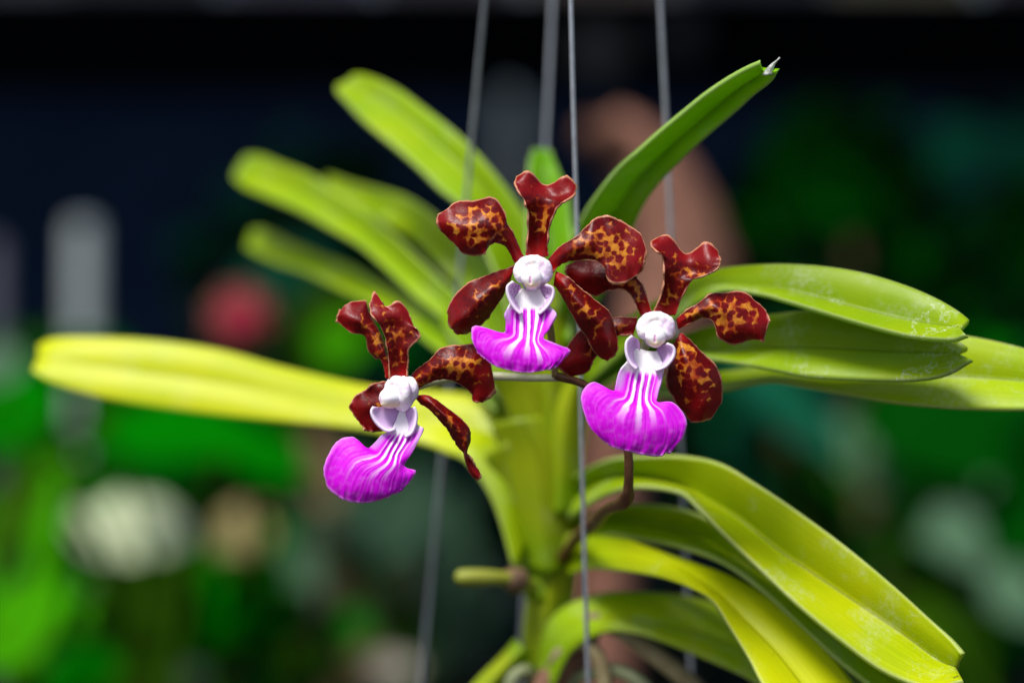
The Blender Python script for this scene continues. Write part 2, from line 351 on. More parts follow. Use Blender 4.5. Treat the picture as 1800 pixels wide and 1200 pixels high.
leaf(mk([[(985,950),(990,985),(995,1010)],[(1035,939),(1036,965),(1037,998)],[(1090,942),(1096,964),(1104,1004)],[(1139,959),(1152,978),(1165,1016)],[(1215,985),(1205,1004),(1215,1034)],[(1290,1012),(1262,1042),(1255,1056)],[(1364,1055),(1310,1092),(1285,1102)],[(1430,1112),(1365,1148),(1318,1158)],[(1490,1185),(1420,1218),(1345,1208)],[(1530,1250),(1460,1280),(1390,1270)],[(1545,1300),(1490,1320),(1440,1310)]],
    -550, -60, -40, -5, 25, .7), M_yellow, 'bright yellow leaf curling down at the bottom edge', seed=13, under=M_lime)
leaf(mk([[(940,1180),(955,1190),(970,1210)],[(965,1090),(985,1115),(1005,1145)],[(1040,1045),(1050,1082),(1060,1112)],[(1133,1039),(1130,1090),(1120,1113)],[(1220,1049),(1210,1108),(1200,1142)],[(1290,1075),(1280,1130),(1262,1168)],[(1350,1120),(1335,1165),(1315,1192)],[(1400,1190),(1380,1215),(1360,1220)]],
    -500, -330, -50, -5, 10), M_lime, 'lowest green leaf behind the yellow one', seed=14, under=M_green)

# stem of overlapping sheaths
tube('stem', [(962,1400,-590),(955,1200,-590),(958,1000,-590),(962,820,-590),(968,680,-585),(965,560,-575),(962,470,-565)], [30,34,42,44,40,34,14], M_stem, orchid, seg=20)
sheaths = [
 [[(925,1230),(950,1235),(975,1230)],[(918,1120),(955,1130),(990,1110)],[(935,1010),(975,1020),(1020,990)],[(985,930),(1010,935),(1040,935)]],
 [[(938,1120),(965,1130),(1000,1120)],[(930,1020),(970,1015),(1015,1000)],[(955,930),(985,920),(1025,905)],[(1000,880),(1020,872),(1045,865)]],
 [[(990,1060),(955,1060),(922,1050)],[(985,960),(945,955),(905,950)],[(970,860),(930,850),(885,860)],[(940,760),(900,770),(850,800)]],
 [[(950,960),(980,960),(1012,950)],[(955,860),(985,855),(1020,850)],[(960,770),(985,765),(1025,745)],[(985,690),(1005,685),(1030,680)]],
 [[(985,880),(950,880),(915,870)],[(985,780),(950,775),(905,770)],[(975,690),(935,690),(880,700)],[(950,620),(910,640),(850,660)]],
 [[(940,800),(970,800),(1005,790)],[(940,700),(970,700),(1012,690)],[(935,600),(970,600),(1010,600)],[(930,540),(965,530),(1005,540)]],
 [[(1000,1000),(965,1010),(925,1000)],[(1000,900),(955,905),(905,890)],[(990,800),(945,800),(880,800)],[(960,730),(915,735),(862,745)]],
 [[(955,900),(985,905),(1020,890)],[(955,810),(990,810),(1030,790)],[(965,730),(1000,725),(1040,700)],[(1000,660),(1020,650),(1050,640)]],
 [[(905,1120),(920,1140),(935,1150)],[(880,1150),(890,1170),(900,1190)],[(835,1195),(850,1215),(865,1230)],[(800,1240),(810,1255),(822,1262)]]]
for i, st in enumerate(sheaths):
    z = -545 + 3 * i
    loft('leaf_sheath', [[(x, y, z - (18 if j != 1 else 0) + 4 * k) for j, (x, y) in enumerate(r_)] for k, r_ in enumerate(st)], [M_sheath, M_under], orchid, nu=14, nv=24, thick=7, seed=20 + i)
tube('aerial_root', [(950,1035,-560),(912,1020,-520),(880,1015,-505),(840,1014,-500),(808,1014,-498),(800,1014,-498)], [13,13,14,17,15,5], plain('root_tip_mat', (.24, .27, .02), (.20, .22, .02), 90, .5), orchid, seg=14)['label'] = 'stubby yellow-green root tip left of the stem'
tube('root_collar', [(918,1023,-522),(908,1020,-517),(893,1016,-508)], [24,28,22], M_bark, orchid, seg=14)
for pts, r_, m in (([(985,1200,-540),(1010,1120,-500),(1050,1090,-470),(1110,1120,-450),(1200,1190,-430),(1270,1260,-430)], 20, M_dry),
                   ([(960,1210,-540),(985,1150,-490),(1030,1130,-470),(1060,1180,-460),(1070,1260,-460)], 16, M_dry),
                   ([(965,1230,-540),(1020,1190,-500),(1090,1180,-470),(1150,1230,-450),(1160,1300,-460)], 15, M_root),
                   ([(940,1210,-540),(925,1180,-520),(900,1195,-510),(890,1260,-510)], 14, M_root)):
    tube('old_root', pts, r_, m, orchid, seg=10, bump=.15)
loft('dry_sheath', [[(935,1240,-520),(955,1240,-505),(985,1240,-520)],[(940,1190,-520),(975,1180,-490),(1030,1170,-505)],[(1000,1120,-515),(1025,1110,-490),(1060,1105,-500)],[(1030,1095,-510),(1045,1092,-500),(1060,1090,-505)]], [plain('brown_sheath_mat', (.26,.14,.09), (.17,.08,.05), 150, .7)], orchid, nu=10, nv=16, thick=5)

# flower spike and flowers
tube('flower_spike', [(985,985,-545),(1010,950,-470),(1042,920,-330),(1068,895,-210),(1098,880,-110),(1105,845,-75),(1104,800,-62),(1095,745,-60),(1070,705,-62),(1030,678,-62),(990,664,-55),(976,660,-50)],
     [13,12,15,11,13,9,8,8,7,7,8,6], M_spike, orchid, seg=12, bump=.25)
FL = 'maroon orchid flower spotted orange with a magenta lip, '
def petal(fl, name, st, mat, ds, wob=4, seed=0, label=None):
    o = loft(name, dd(st, ds), [mat, M_back], fl, nu=26, nv=46, thick=3.5, wob=wob * 1.5, edge=1.8, seed=seed)
    return o
def arch(n, base, mid, tip, cup):
    """depth rows: base->mid->tip, edges lower by cup"""
    out = []
    for i in range(n):
        t = i / (n - 1); c = (1 - t) ** 2 * base + 2 * t * (1 - t) * mid + t * t * tip
        e = cup * math.sin(math.pi * min(t * 1.1 + .08, 1)); out.append((c - e, c, c - e))
    return out

MAG1, MAG2 = (.58, .0, .62), (.68, .001, .74)
def lip_colour(seed):
    off = Vector((seed * 2.3, 1.7 * seed, 0))
    def f(u, v, q):
        n = noise.noise(Vector((u * 24, v * 2.0, 0)) + off); n2 = noise.noise(Vector((q.x, q.y, 0)) / 9 + off)
        c = mixc(MAG1, MAG2, .5 + .5 * n)
        c = mixc(c, (.80, .45, .88), max(0, n2) * .18 * sst(.5, .8, v))
        w_ = noise.noise(Vector((v * 2.1, seed * 4.4, u * 1.3)))
        s = math.cos(math.pi * (u + .02 * n2 + .05 * w_) * 7.2); ln = .58 + .2 * noise.noise(Vector((round(u * 3.6) * 2.7, seed, 0)))
        a = sst(-.05 + .3 * n2, .6, s) * sst(ln + .26, ln - .06, v) * sst(.62, .42, abs(u) + .08 * n)
        c = mixc(c, (.93, .80, .93), a)
        c = mixc(c, (.36, .001, .44), sst(-.4, -.95, s) * sst(.62, .36, v) * sst(.60, .4, abs(u)) * .6)
        fan = noise.noise(Vector((u * 46, v * 1.2, seed))); c = mixc(c, (.88, .42, .90), sst(.1, .6, fan) * sst(.5, .7, v) * .12)
        c = mixc(c, (.66, .38, .78), sst(.62, .9, abs(u)) * sst(.46, .28, v) * .9)
        c = mixc(c, (.86, .84, .87), sst(.25, .17, v))
        c = mixc(c, (.78, .30, .85), max(sst(.95, .995, abs(u)) * sst(.4, .6, v), sst(.965, .995, v)) * .7)
        return c
    return f
def lip_disp(u, v):
    s = math.cos(math.pi * u * 7.2)
    return 1.3 * s * sst(.14, .3, v) * sst(.66, .42, v) * sst(.66, .4, abs(u)) + .8 * noise.noise(Vector((u * 26, v * 2, 3))) * sst(.5, .7, v) + 5.0 * noise.noise(Vector((u * 7, v * 5, 1))) * max(sst(.8, 1, abs(u)), sst(.85, 1, v)) * sst(.5, .7, v)
def lip(fl, st, d, seed):
    rows = []
    for r_, dr in zip(st, d): rows.append([(x, y, z) for (x, y), z in zip(r_, dr)])
    return loft('lip', rows, [M_lip], fl, nu=110, nv=90, thick=4, colour=lip_colour(seed), disp=lip_disp, edge=1.0, wob=2, seed=seed, e0=.72)
def lobe(fl, outer, inner, d0, d1, seed, spots=1.0):
    """cup-like side lobe: outer = rim points, inner = points against the throat"""
    st = []
    for (ox, oy), (ix, iy) in zip(outer, inner):
        mx, my = lerp(ox, ix, .45), lerp(oy, iy, .45)
        st.append([(ox, oy, d0), (mx, my, d1 + (d0 - d1) * .25), (ix, iy, d1)])
    off = Vector((seed, seed * 2, 0))
    def f(u, v, q):
        c = mixc((.66, .48, .73), (.46, .28, .55), sst(-.9, .9, u))
        n = noise.noise(Vector((q.x, q.y, 0)) / 2.6 + off)
        c = mixc(c, (.26, .03, .26), sst(.15, .35, n) * spots * sst(-.8, -.4, u))
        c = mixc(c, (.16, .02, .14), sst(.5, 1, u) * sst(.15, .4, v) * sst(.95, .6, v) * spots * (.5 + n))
        return mixc(c, (.88, .74, .90), sst(-.80, -.95, u) * .8)
    return loft('side_lobe', st, [M_white], fl, nu=28, nv=30, thick=4.5, colour=f, seed=seed)
def column(fl, c, rot, k=1.0, tilt=0.0, an=(-3, -9, 24), an_r=(22, 20, 18)):
    """white hood (one smooth body) and anther cap"""
    q = Matrix.Rotation(rot, 3, 'Y') @ Matrix.Rotation(tilt, 3, 'X')
    def body(name, parts, vox):
        bm = bmesh.new()
        for (x, y, z), (rx, ry, rz) in parts:
            r_ = bmesh.ops.create_icosphere(bm, subdivisions=3 if vox else 5, radius=1)
            for v in r_['verts']:
                if not vox: v.co.x *= 1 - .22 * sst(0, -1, v.co.y); v.co.z += .22 * sst(-.3, -.9, v.co.y) * max(v.co.z, 0); v.co.z -= .10 * sst(.18, .0, abs(v.co.x + .12)) * sst(.5, .2, abs(v.co.y + .18)) * (v.co.z > 0)
                p_ = q @ Vector((v.co.x * rx + x, v.co.y * ry + y, v.co.z * rz + z)) * k
                if vox: p_ += Vector((noise.noise(p_ / 9), noise.noise(p_ / 9 + Vector((9, 0, 0))), noise.noise(p_ / 9 + Vector((0, 9, 0))))) * 1.8
                v.co = Vector((p_.x, -p_.z, p_.y)) * S
        me = bpy.data.meshes.new(name); bm.to_mesh(me); bm.free()
        me.polygons.foreach_set('use_smooth', [True] * len(me.polygons))
        o = link(name, me, fl, P(*c))
        if vox:
            m = o.modifiers.new('blend', 'REMESH'); m.mode = 'VOXEL'; m.voxel_size = vox * S; m.use_smooth_shade = True
            m = o.modifiers.new('soften', 'SMOOTH'); m.iterations = 6; m.factor = .6
        return o
    arc = [((math.cos(R(t)) * 25, 3 + math.sin(R(t)) * 23, -2), (11.5 + 4 * (math.cos(R(t)) ** 2), 11 + 5 * (math.cos(R(t)) ** 2), 13)) for t in range(-25, 206, 14)]
    o = body('column', arc + [((0, 8, -24), (34, 30, 22)), ((0, -12, -16), (25, 26, 20)), ((0, 4, -6), (24, 22, 18))], 1.4)
    o.data.materials.append(M_col)
    a = body('anther_cap', [(an, an_r)], 0)
    me = a.data; me.materials.append(M_anther)
    at = me.color_attributes.new('Col', 'FLOAT_COLOR', 'POINT')
    cc = q @ Vector(an) * k; vals = []
    for v in me.vertices:
        l = Vector((v.co.x, v.co.z, -v.co.y)) / S - cc; l = q.transposed() @ l; l = Vector((l.x / an_r[0], l.y / an_r[1], l.z / an_r[2])) / k
        c_ = mixc((.90, .86, .88), (.86, .72, .40), sst(-.1, -.65, l.y) * .9)
        c_ = mixc(c_, (.80, .45, .68), sst(.16, .06, abs(l.x + .15)) * sst(.42, .25, abs(l.y + .18)) * sst(.3, .7, l.z))
        c_ = mixc(c_, (.80, .55, .70), sst(-.75, -.95, l.y) * .8)
        vals += [*c_, 1.0]
    at.data.foreach_set('color', vals)
k_ = NT('column_white'); f_ = k_.noise(420, 4); k_.l(k_.mix(k_.smooth(f_, .40, .62), (.90, .87, .89), (.80, .64, .82)), k_.b.inputs['Base Color'])
k_.set(Roughness=.38, Subsurface_Weight=.4, Subsurface_Scale=.0014); M_col = k_.m
M_anther = attr_mat('anther_mat', rough=.33, sss=.3, bump=.04)

def off(st, o): return [[(x, y) for x, y in r_] for r_ in st]
# --- topmost flower
f1 = tube('flower', [(976,662,-50),(972,620,-58),(966,570,-60),(955,520,-50),(940,486,-22)], [6,6.5,7,8,12], M_pedb, orchid, seg=10); f1['label'] = FL + 'topmost of three'
pm = lambda i, **k: petal_mat('petal_mat_%d' % i, i * 1.7 + .4, **k)
petal(f1, 'dorsal_sepal', [[(923,452),(944,454),(964,450)],[(928,412),(946,412),(963,412)],[(929,375),(950,376),(973,376)],[(919,351),(950,352),(990,356)],[(904,324),(930,330),(955,338),(984,342),(1012,341)],[(908,310),(930,300),(959,325),(995,308),(1013,325)]],
      pm(1, lo=.22, hi=.70, net=.75), [(-10,-14,-10),(4,-8,4),(14,0,14),(20,2,20),(10,2,-6,2,12),(-14,-8,-22,-6,-10)], seed=1)
petal(f1, 'petal', [[(921,450),(914,458),(907,467)],[(906,417),(899,429),(891,438)],[(893,393),(886,411),(877,429)],[(888,374),(874,402),(862,431)],[(866,346),(854,398),(851,446)],[(830,352),(828,400),(834,451)],[(801,354),(803,398),(812,444)],[(783,369),(786,392),(795,425)],[(768,380),(766,392),(772,404)]],
      pm(2, lo=.18, hi=.74, net=1.05), [(-14,-12,-14),(-2,6,-4),(2,16,2),(-2,22,4),(-12,24,6),(-22,22,2),(-22,14,-4),(-16,4,-10),(-14,-10,-14)], seed=2)
petal(f1, 'petal', [[(962,458),(966,467),(970,478)],[(985,432),(988,447),(990,463)],[(1013,415),(1015,437),(1016,458)],[(1029,399),(1037,428),(1044,457)],[(1050,382),(1055,428),(1062,470)],[(1075,380),(1076,435),(1070,493)],[(1102,393),(1097,442),(1094,499)],[(1125,411),(1117,448),(1114,488)],[(1138,444),(1135,458),(1131,475)]],
      pm(3, lo=.10, hi=.78, net=1.2), [(-14,-12,-14),(2,8,0),(6,16,4),(4,20,8),(-4,18,16),(-10,14,26),(-10,10,26),(-6,6,14),(0,2,4)], seed=3)
petal(f1, 'lateral_sepal', [[(905,468),(901,480),(896,499)],[(877,475),(884,495),(889,512)],[(850,485),(864,510),(876,535)],[(822,498),(842,530),(860,558)],[(800,516),(822,550),(842,575)],[(787,543),(803,566),(822,587)],[(787,567),(793,579),(804,588)]],
      pm(4, lo=.12, hi=.62, net=.62, wide=.75), [(-20,-16,-20),(-12,4,-12),(-10,18,-10),(-12,24,-12),(-16,20,-16),(-22,8,-22),(-26,-12,-26)], wob=3, seed=4)
petal(f1, 'lateral_sepal', [[(977,476),(975,487),(973,501)],[(997,485),(992,502),(985,517)],[(1020,505),(1010,524),(997,540)],[(1045,526),(1032,549),(1014,567)],[(1070,545),(1052,570),(1030,592)],[(1080,572),(1064,594),(1042,618)],[(1087,604),(1074,614),(1056,630)],[(1081,624),(1075,630),(1067,635)]],
      pm(5, lo=.10, hi=.60, net=.7, wide=.75), [(-16,-10,-16),(-4,8,-8),(0,20,-4),(0,26,-4),(-4,24,-8),(-8,16,-12),(-14,4,-18),(-16,-6,-18)], wob=3, seed=5)
lip(f1, [[(917,506),(924,508),(932,510),(940,508),(947,506)],[(898,534),(910,534),(930,534),(950,535),(964,537)],[(889,550),(907,551),(930,551),(955,552),(977,551)],[(890,571),(906,574),(930,575),(950,577),(965,576)],[(884,585),(902,592),(928,596),(946,600),(957,597)],[(835,572),(874,603),(925,617),(962,620),(1001,613)],[(829,593),(865,625),(922,638),(968,636),(994,628)],[(840,621),(872,644),(920,655),(960,650),(976,641)]],
    [(4,-2,-6,-2,4),(24,14,10,14,26),(36,24,20,26,42),(38,34,34,36,42),(42,44,46,46,44),(46,56,60,58,50),(52,62,64,62,54),(54,60,60,60,54)], 1)
lobe(f1, [(903,497),(894,504),(894,516),(899,529),(907,541),(917,550)], [(914,500),(916,506),(918,515),(920,527),(921,538),(922,547)], 40, 2, 1)
lobe(f1, [(960,503),(970,508),(971,518),(966,530),(957,541),(946,550)], [(949,502),(947,508),(945,517),(943,528),(942,538),(941,547)], 40, 2, 2)
column(f1, (937, 480, 6), 0, .87, an=(-3, -11, 14), an_r=(22, 22, 22))
# --- right flower
f2 = tube('flower', [(1085,722,-60),(1095,690,-66),(1112,650,-66),(1132,612,-60),(1152,584,-32)], [6,6.5,7,8,12], M_ped, orchid, seg=10); f2['label'] = FL + 'right one of three'
petal(f2, 'dorsal_sepal', [[(1148,550),(1168,554),(1188,554)],[(1163,518),(1179,520),(1201,517)],[(1168,485),(1190,492),(1221,490)],[(1163,451),(1185,462),(1212,474),(1238,480),(1258,473)],[(1145,431),(1168,436),(1205,459),(1240,458),(1267,460)],[(1143,424),(1174,412),(1206,445),(1241,424),(1262,441)]],
      pm(6, lo=.08, hi=.68, net=.85), [(-20,-24,-20),(-4,-14,-4),(6,-6,8),(12,2,-6,4,14),(4,0,-10,2,8),(-18,-14,-26,-12,-14)], seed=6)
petal(f2, 'petal', [[(1146,549),(1137,553),(1127,560)],[(1136,518),(1127,527),(1117,533)],[(1124,492),(1115,504),(1104,514)],[(1104,478),(1096,492),(1086,508)],[(1075,465),(1070,486),(1066,513)],[(1046,458),(1043,486),(1047,520)],[(1018,456),(1016,481),(1021,509)],[(994,468),(992,477),(997,488)]],
      pm(7, lo=.05, hi=.5, net=.9), [(-24,-22,-24),(-22,-16,-22),(-30,-22,-30),(-36,-26,-36),(-42,-28,-42),(-46,-30,-46),(-48,-36,-48),(-48,-44,-48)], seed=7)
petal(f2, 'petal', [[(1188,561),(1190,569),(1192,579)],[(1206,546),(1210,557),(1213,568)],[(1230,530),(1234,545),(1236,559)],[(1253,515),(1255,540),(1254,566)],[(1276,514),(1272,550),(1263,594)],[(1303,511),(1296,556),(1288,607)],[(1326,525),(1318,563),(1312,600)],[(1346,546),(1339,572),(1335,599)],[(1352,565),(1349,578),(1343,601)]],
      pm(8, lo=.06, hi=.74, net=1.2), [(-24,-22,-24),(-10,-2,-10),(-4,8,-4),(-8,14,-2),(-16,16,4),(-24,14,8),(-22,8,4),(-16,0,-2),(-12,-8,-8)], seed=8)
petal(f2, 'lateral_sepal', [[(1120,559),(1118,572),(1113,587)],[(1085,557),(1084,575),(1082,592)],[(1048,563),(1052,590),(1058,613)],[(1020,580),(1030,608),(1044,635)],[(995,612),(1010,632),(1030,656)],[(976,644),(985,652),(998,660)]],
      pm(9, lo=.04, hi=.5, net=1.1), [(-34,-30,-34),(-40,-28,-40),(-46,-30,-46),(-50,-36,-50),(-54,-44,-54),(-56,-52,-56)], seed=9)
petal(f2, 'lateral_sepal', [[(1197,584),(1190,594),(1183,603)],[(1213,596),(1198,610),(1180,622)],[(1235,619),(1208,640),(1173,652)],[(1260,643),(1220,664),(1171,676)],[(1270,676),(1230,693),(1182,700)],[(1268,708),(1236,721),(1201,725)],[(1247,737),(1232,742),(1215,743)]],
      pm(10, lo=.04, hi=.62, net=1.05, wide=.8), [(-28,-22,-28),(-22,-6,-24),(-20,8,-24),(-22,12,-28),(-24,8,-30),(-24,0,-28),(-22,-12,-24)], wob=3, seed=10)
lip(f2, [[(1118,612),(1128,614),(1137,616),(1146,617),(1155,617)],[(1102,636),(1118,640),(1133,642),(1150,644),(1166,644)],[(1089,655),(1110,660),(1130,661),(1150,663),(1163,664)],[(1082,681),(1105,687),(1125,690),(1144,693),(1156,695)],[(1076,686),(1100,700),(1124,706),(1146,708),(1156,706)],[(1042,671),(1084,708),(1124,722),(1162,724),(1184,708)],[(1021,697),(1068,730),(1122,750),(1170,752),(1207,737)],[(1034,745),(1073,766),(1118,778),(1166,778),(1201,768)],[(1056,772),(1078,786),(1112,795),(1155,802),(1181,790)]],
    [(-4,-10,-14,-10,-4),(14,4,0,4,14),(22,14,12,14,22),(28,26,26,26,28),(34,36,38,36,32),(32,44,50,46,36),(36,50,56,52,40),(40,50,54,50,40),(38,44,46,42,38)], 2)
lobe(f2, [(1113,592),(1104,600),(1102,612),(1104,625),(1110,638),(1120,647)], [(1122,596),(1124,602),(1125,610),(1126,622),(1127,633),(1128,641)], 30, -8, 3, .25)
lobe(f2, [(1172,606),(1182,611),(1184,621),(1179,632),(1168,643),(1152,649)], [(1160,606),(1156,612),(1152,620),(1148,630),(1146,638),(1144,643)], 30, -8, 4, .25)
column(f2, (1153, 579, -4), 0, .87, an=(-1, -15, 14), an_r=(22, 22, 22))
# --- left flower, turned to the left
f3 = tube('flower', [(980,664,-54),(930,664,-110),(870,661,-150),(800,664,-130),(740,676,-80),(702,690,-28)], [7,7,8,8,9,12], M_ped, orchid, seg=10); f3['label'] = FL + 'small one at the left, turned aside'
petal(f3, 'dorsal_sepal', [[(686,667),(699,669),(714,667)],[(683,635),(700,636),(717,635)],[(678,600),(700,604),(719,613)],[(667,570),(695,580),(739,588)],[(652,550),(690,552),(728,571)],[(649,532),(659,511),(676,538),(700,528),(718,545)]],
      pm(11, lo=.14, hi=.75, net=.9), [(-10,-14,-10),(2,-8,4),(10,-4,12),(14,-2,10),(4,0,-2),(-10,-22,-8,-8,-12)], seed=11)
petal(f3, 'petal', [[(692,663),(686,665),(678,665)],[(684,632),(679,634),(671,635)],[(677,603),(669,608),(659,629)],[(664,573),(655,584),(648,620)],[(650,548),(642,570),(640,592)],[(643,528),(626,560),(620,585)],[(618,531),(606,553),(602,574)],[(596,545),(592,555),(591,564)]],
      pm(12, lo=.05, hi=.55, net=1.1), [(-22,-20,-24),(-26,-18,-30),(-40,-22,-40),(-60,-30,-48),(-66,-34,-52),(-64,-36,-54),(-58,-44,-56),(-56,-52,-56)], seed=12)
petal(f3, 'petal', [[(716,668),(720,680),(724,692)],[(733,648),(738,664),(742,680)],[(757,630),(762,650),(766,669)],[(778,610),(785,640),(793,669)],[(812,606),(812,645),(813,680)],[(840,606),(838,650),(828,692)],[(862,638),(850,672),(832,706)],[(872,690),(862,699),(850,707)]],
      pm(13, lo=.05, hi=.74, net=1.15), [(-24,-20,-24),(-16,-8,-16),(-10,0,-12),(-12,4,-14),(-16,4,-16),(-22,0,-18),(-26,-8,-18),(-28,-18,-22)], seed=13)
petal(f3, 'lateral_sepal', [[(690,672),(690,690),(690,712)],[(672,670),(678,702),(685,738)],[(648,679),(660,712),(672,756)],[(625,696),(640,724),(655,759)],[(613,715),(622,731),(637,751)]],
      pm(14, lo=.1, hi=.4, net=.6), [(-34,-30,-34),(-40,-30,-40),(-46,-34,-46),(-50,-40,-50),(-52,-50,-52)], seed=14)
petal(f3, 'lateral_sepal', [[(728,696),(732,702),(737,708)],[(752,694),(753,706),(755,720)],[(778,710),(776,725),(776,743)],[(805,731),(798,747),(790,761)],[(824,750),(814,769),(803,783)],[(828,771),(820,785),(813,797)],[(822,797),(820,804),(817,808)],[(837,820),(830,827),(825,829)],[(847,834),(845,842),(838,845)]],
      pm(15, lo=.05, hi=.60, net=.9, wide=.75), [(-22,-18,-22),(-14,-4,-16),(-10,6,-14),(-10,10,-16),(-12,8,-18),(-16,2,-18),(-18,-8,-18),(-20,-12,-20),(-22,-18,-22)], wob=2.5, seed=15)
lip(f3, [[(702,722),(709,722),(715,722),(721,722),(727,722)],[(690,752),(701,752),(711,751),(722,748),(733,744)],[(672,764),(688,768),(704,771),(723,769),(743,755)],[(652,784),(672,792),(690,797),(706,797),(730,786)],[(644,786),(664,800),(685,808),(702,810),(713,812)],[(620,768),(652,804),(678,817),(700,820),(714,821)],[(592,776),(624,815),(655,836),(690,841),(731,828)],[(569,820),(605,850),(645,864),(685,864),(719,849)],[(576,858),(603,878),(638,884),(675,876),(701,860)]],
    [(-8,-10,-12,-12,-10),(4,2,0,-2,4),(16,12,8,8,16),(26,26,24,20,16),(32,36,36,30,20),(30,46,48,38,20),(34,54,58,48,20),(40,54,58,48,26),(40,46,46,40,30)], 3)
lobe(f3, [(658,716),(654,724),(658,736),(667,747),(680,755),(693,752)], [(690,714),(700,716),(706,722),(706,732),(704,742),(700,750)], 24, -12, 5, .12)
lobe(f3, [(726,716),(730,726),(730,738),(727,750),(722,760),(712,766)], [(716,716),(714,724),(713,732),(711,742),(708,750),(704,756)], 18, -8, 6, .05)
column(f3, (697, 692, -2), R(-52), .86, an=(2, -8, 16), an_r=(22, 22, 25))

# ------------------------------------------------------------------ hanging wires, ring, basket
basket = thing('hanging_basket', P(975, 1600, -600), 'thin grey wire hanger with four straight wires holding the orchid basket', 'hanger')
W = [((852,0),(740,1200),-480,-950,'left'),((970,0),(915,1200),-820,-900,'back'),((1005,0),(1035,1200),-190,-380,'front'),((1160,0),(1215,1200),-460,-620,'right')]
corner, topp = [], []
for (a, b, da, db, nm) in W:
    f = lambda y: (lerp(a[0], b[0], y / 1200), y, lerp(da, db, y / 1200))
    o = tube('wire', [f(1330)] + [(f(y)[0] + random.uniform(-2, 2), y, f(y)[2]) for y in range(1100, -1800, -300)] + [f(-1900)], 4.4, M_wire, basket, seg=8, sub=4); corner.append(P(*f(1330))); topp.append(P(*f(-1900)))
    o['label'] = {'left': 'blurred wire left of the flowers', 'back': 'wire ending behind the upright leaf', 'front': 'sharp wire passing just behind the topmost flower', 'right': 'wire behind the upper right leaf'}[nm]
M_slat = plain('basket_wood', (.16, .10, .06), (.10, .06, .035), 60, .8, .6, .002)
ctr = sum(corner, Vector()) / 4
order = [corner[0], corner[1], corner[3], corner[2]]
for lv in range(3):
    for i in range(4):
        a, b = order[i] - Vector((0, 0, .014 * (lv * 2 + i % 2))), order[(i + 1) % 4] - Vector((0, 0, .014 * (lv * 2 + i % 2)))
        e = (b - a).normalized() * .012
        tube('slat', [a - e, b + e], .005, M_slat, basket, seg=6, px=False, sub=2)
for t in (.25, .5, .75):
    a = order[0].lerp(order[1], t) - Vector((0, 0, .084)); b = order[3].lerp(order[2], t) - Vector((0, 0, .084))
    tube('slat', [a, b], .005, M_slat, basket, seg=6, px=False, sub=2)
tc = sum(topp, Vector()) / 4
tube('ring', [tc + Vector((math.cos(t * math.pi / 6) * .011, math.sin(t * math.pi / 6) * .052, 0)) for t in range(13)], .0016, M_wire, basket, seg=8, px=False, sub=2)
tube('hook', [tc + Vector(q) for q in ((.011, 0, 0), (.006, 0, .03), (0, 0, .07), (0, 0, .12), (.012, 0, .14), (.024, 0, .125), (.022, 0, .10))], .0018, M_wire, basket, seg=8, px=False, sub=6)
rail_z = tc.z + .125
rail = tube('overhead_rail', [(-1.6, tc.y, rail_z - .004 + .0), (1.6, tc.y, rail_z - .004)], .0085, M_wire, None, seg=14, px=False, sub=2)
rail.location.x += .012
tag(rail, 'grey metal rail overhead that the hanger hooks onto', 'rail')

# ------------------------------------------------------------------ setting: floor, nursery bench, screen
def box(name, lo, hi, mat, parent=None, bev=.004):
    bm = bmesh.new(); bmesh.ops.create_cube(bm, size=1); c = (Vector(lo) + Vector(hi)) / 2; e = Vector(hi) - Vector(lo)
    for v in bm.verts: v.co = Vector((v.co.x * e.x, v.co.y * e.y, v.co.z * e.z))
    if bev: bmesh.ops.bevel(bm, geom=list(bm.edges), offset=bev, segments=2, affect='EDGES')
    me = bpy.data.meshes.new(name); bm.to_mesh(me); bm.free(); me.materials.append(mat)
    return link(name, me, parent, c)
M_floor = plain('floor_mat', (.05, .047, .042), (.03, .03, .027), 3, .9, .6, .01)
fl = mesh_obj('floor', [(-20, -12, 0), (20, -12, 0), (20, 28, 0), (-20, 28, 0)], [(0, 1, 2, 3)], M_floor, smooth=False); fl['kind'] = 'structure'
M_bench = plain('bench_wood', (.045, .035, .028), (.025, .02, .017), 12, .85, .5, .003)
BT = .80
bench = thing('nursery_bench', (0, 2.0, 0), 'dark slatted nursery bench carrying the blurred plants', 'bench')
for i in range(15): box('slat', (-1.3, .95 + i * .145, BT - .025), (1.3, .95 + i * .145 + .125, BT), M_bench, bench)
for x in (-1.2, 1.2):
    for y in (1.05, 2.9): box('leg', (x - .04, y - .04, 0), (x + .04, y + .04, BT - .085), M_bench, bench)
for y in (1.05, 2.9): box('rail', (-1.28, y - .025, BT - .085), (1.28, y + .025, BT - .026), M_bench, bench)
M_navy = plain('screen_mat', (.012, .026, .060), (.008, .018, .045), 6, .9, .3, .003, spec=.05)
M_black = plain('black_mat', (.0015, .002, .004), (.001, .0013, .002), 10, .9, 0, spec=.03)
def z_at(py, Y): return B(900, py, Y).z
screen = thing('shade_screen', (0, 3.36, 0), 'dark navy shade cloth screen at the back', 'screen')
for i in range(6): box('cloth_panel', (-2.4 + i * .8, 3.35, 0.02), (-2.4 + i * .8 + .795, 3.36, z_at(150, 3.35)), M_navy, screen, bev=0)
beam = box('roof_beam', (-2.5, 3.30, z_at(150, 3.30) + .002), (2.5, 3.40, z_at(-22, 3.30)), M_black); tag(beam, 'black beam along the top of the dark screen', 'beam')
light_strip = thing('light_strip_boards', (0, 3.36, z_at(-22, 3.3)), 'pale boards standing in for the light strip above the black beam', 'boards')  # invented boards: their pale tones stand in for a bright gap over the beam
fc = [(.10,.095,.11), (.04,.04,.05), (.11,.10,.13), (.06,.05,.06), (.13,.10,.09), (.05,.05,.06), (.16,.14,.10), (.09,.08,.09)]
random.seed(3)
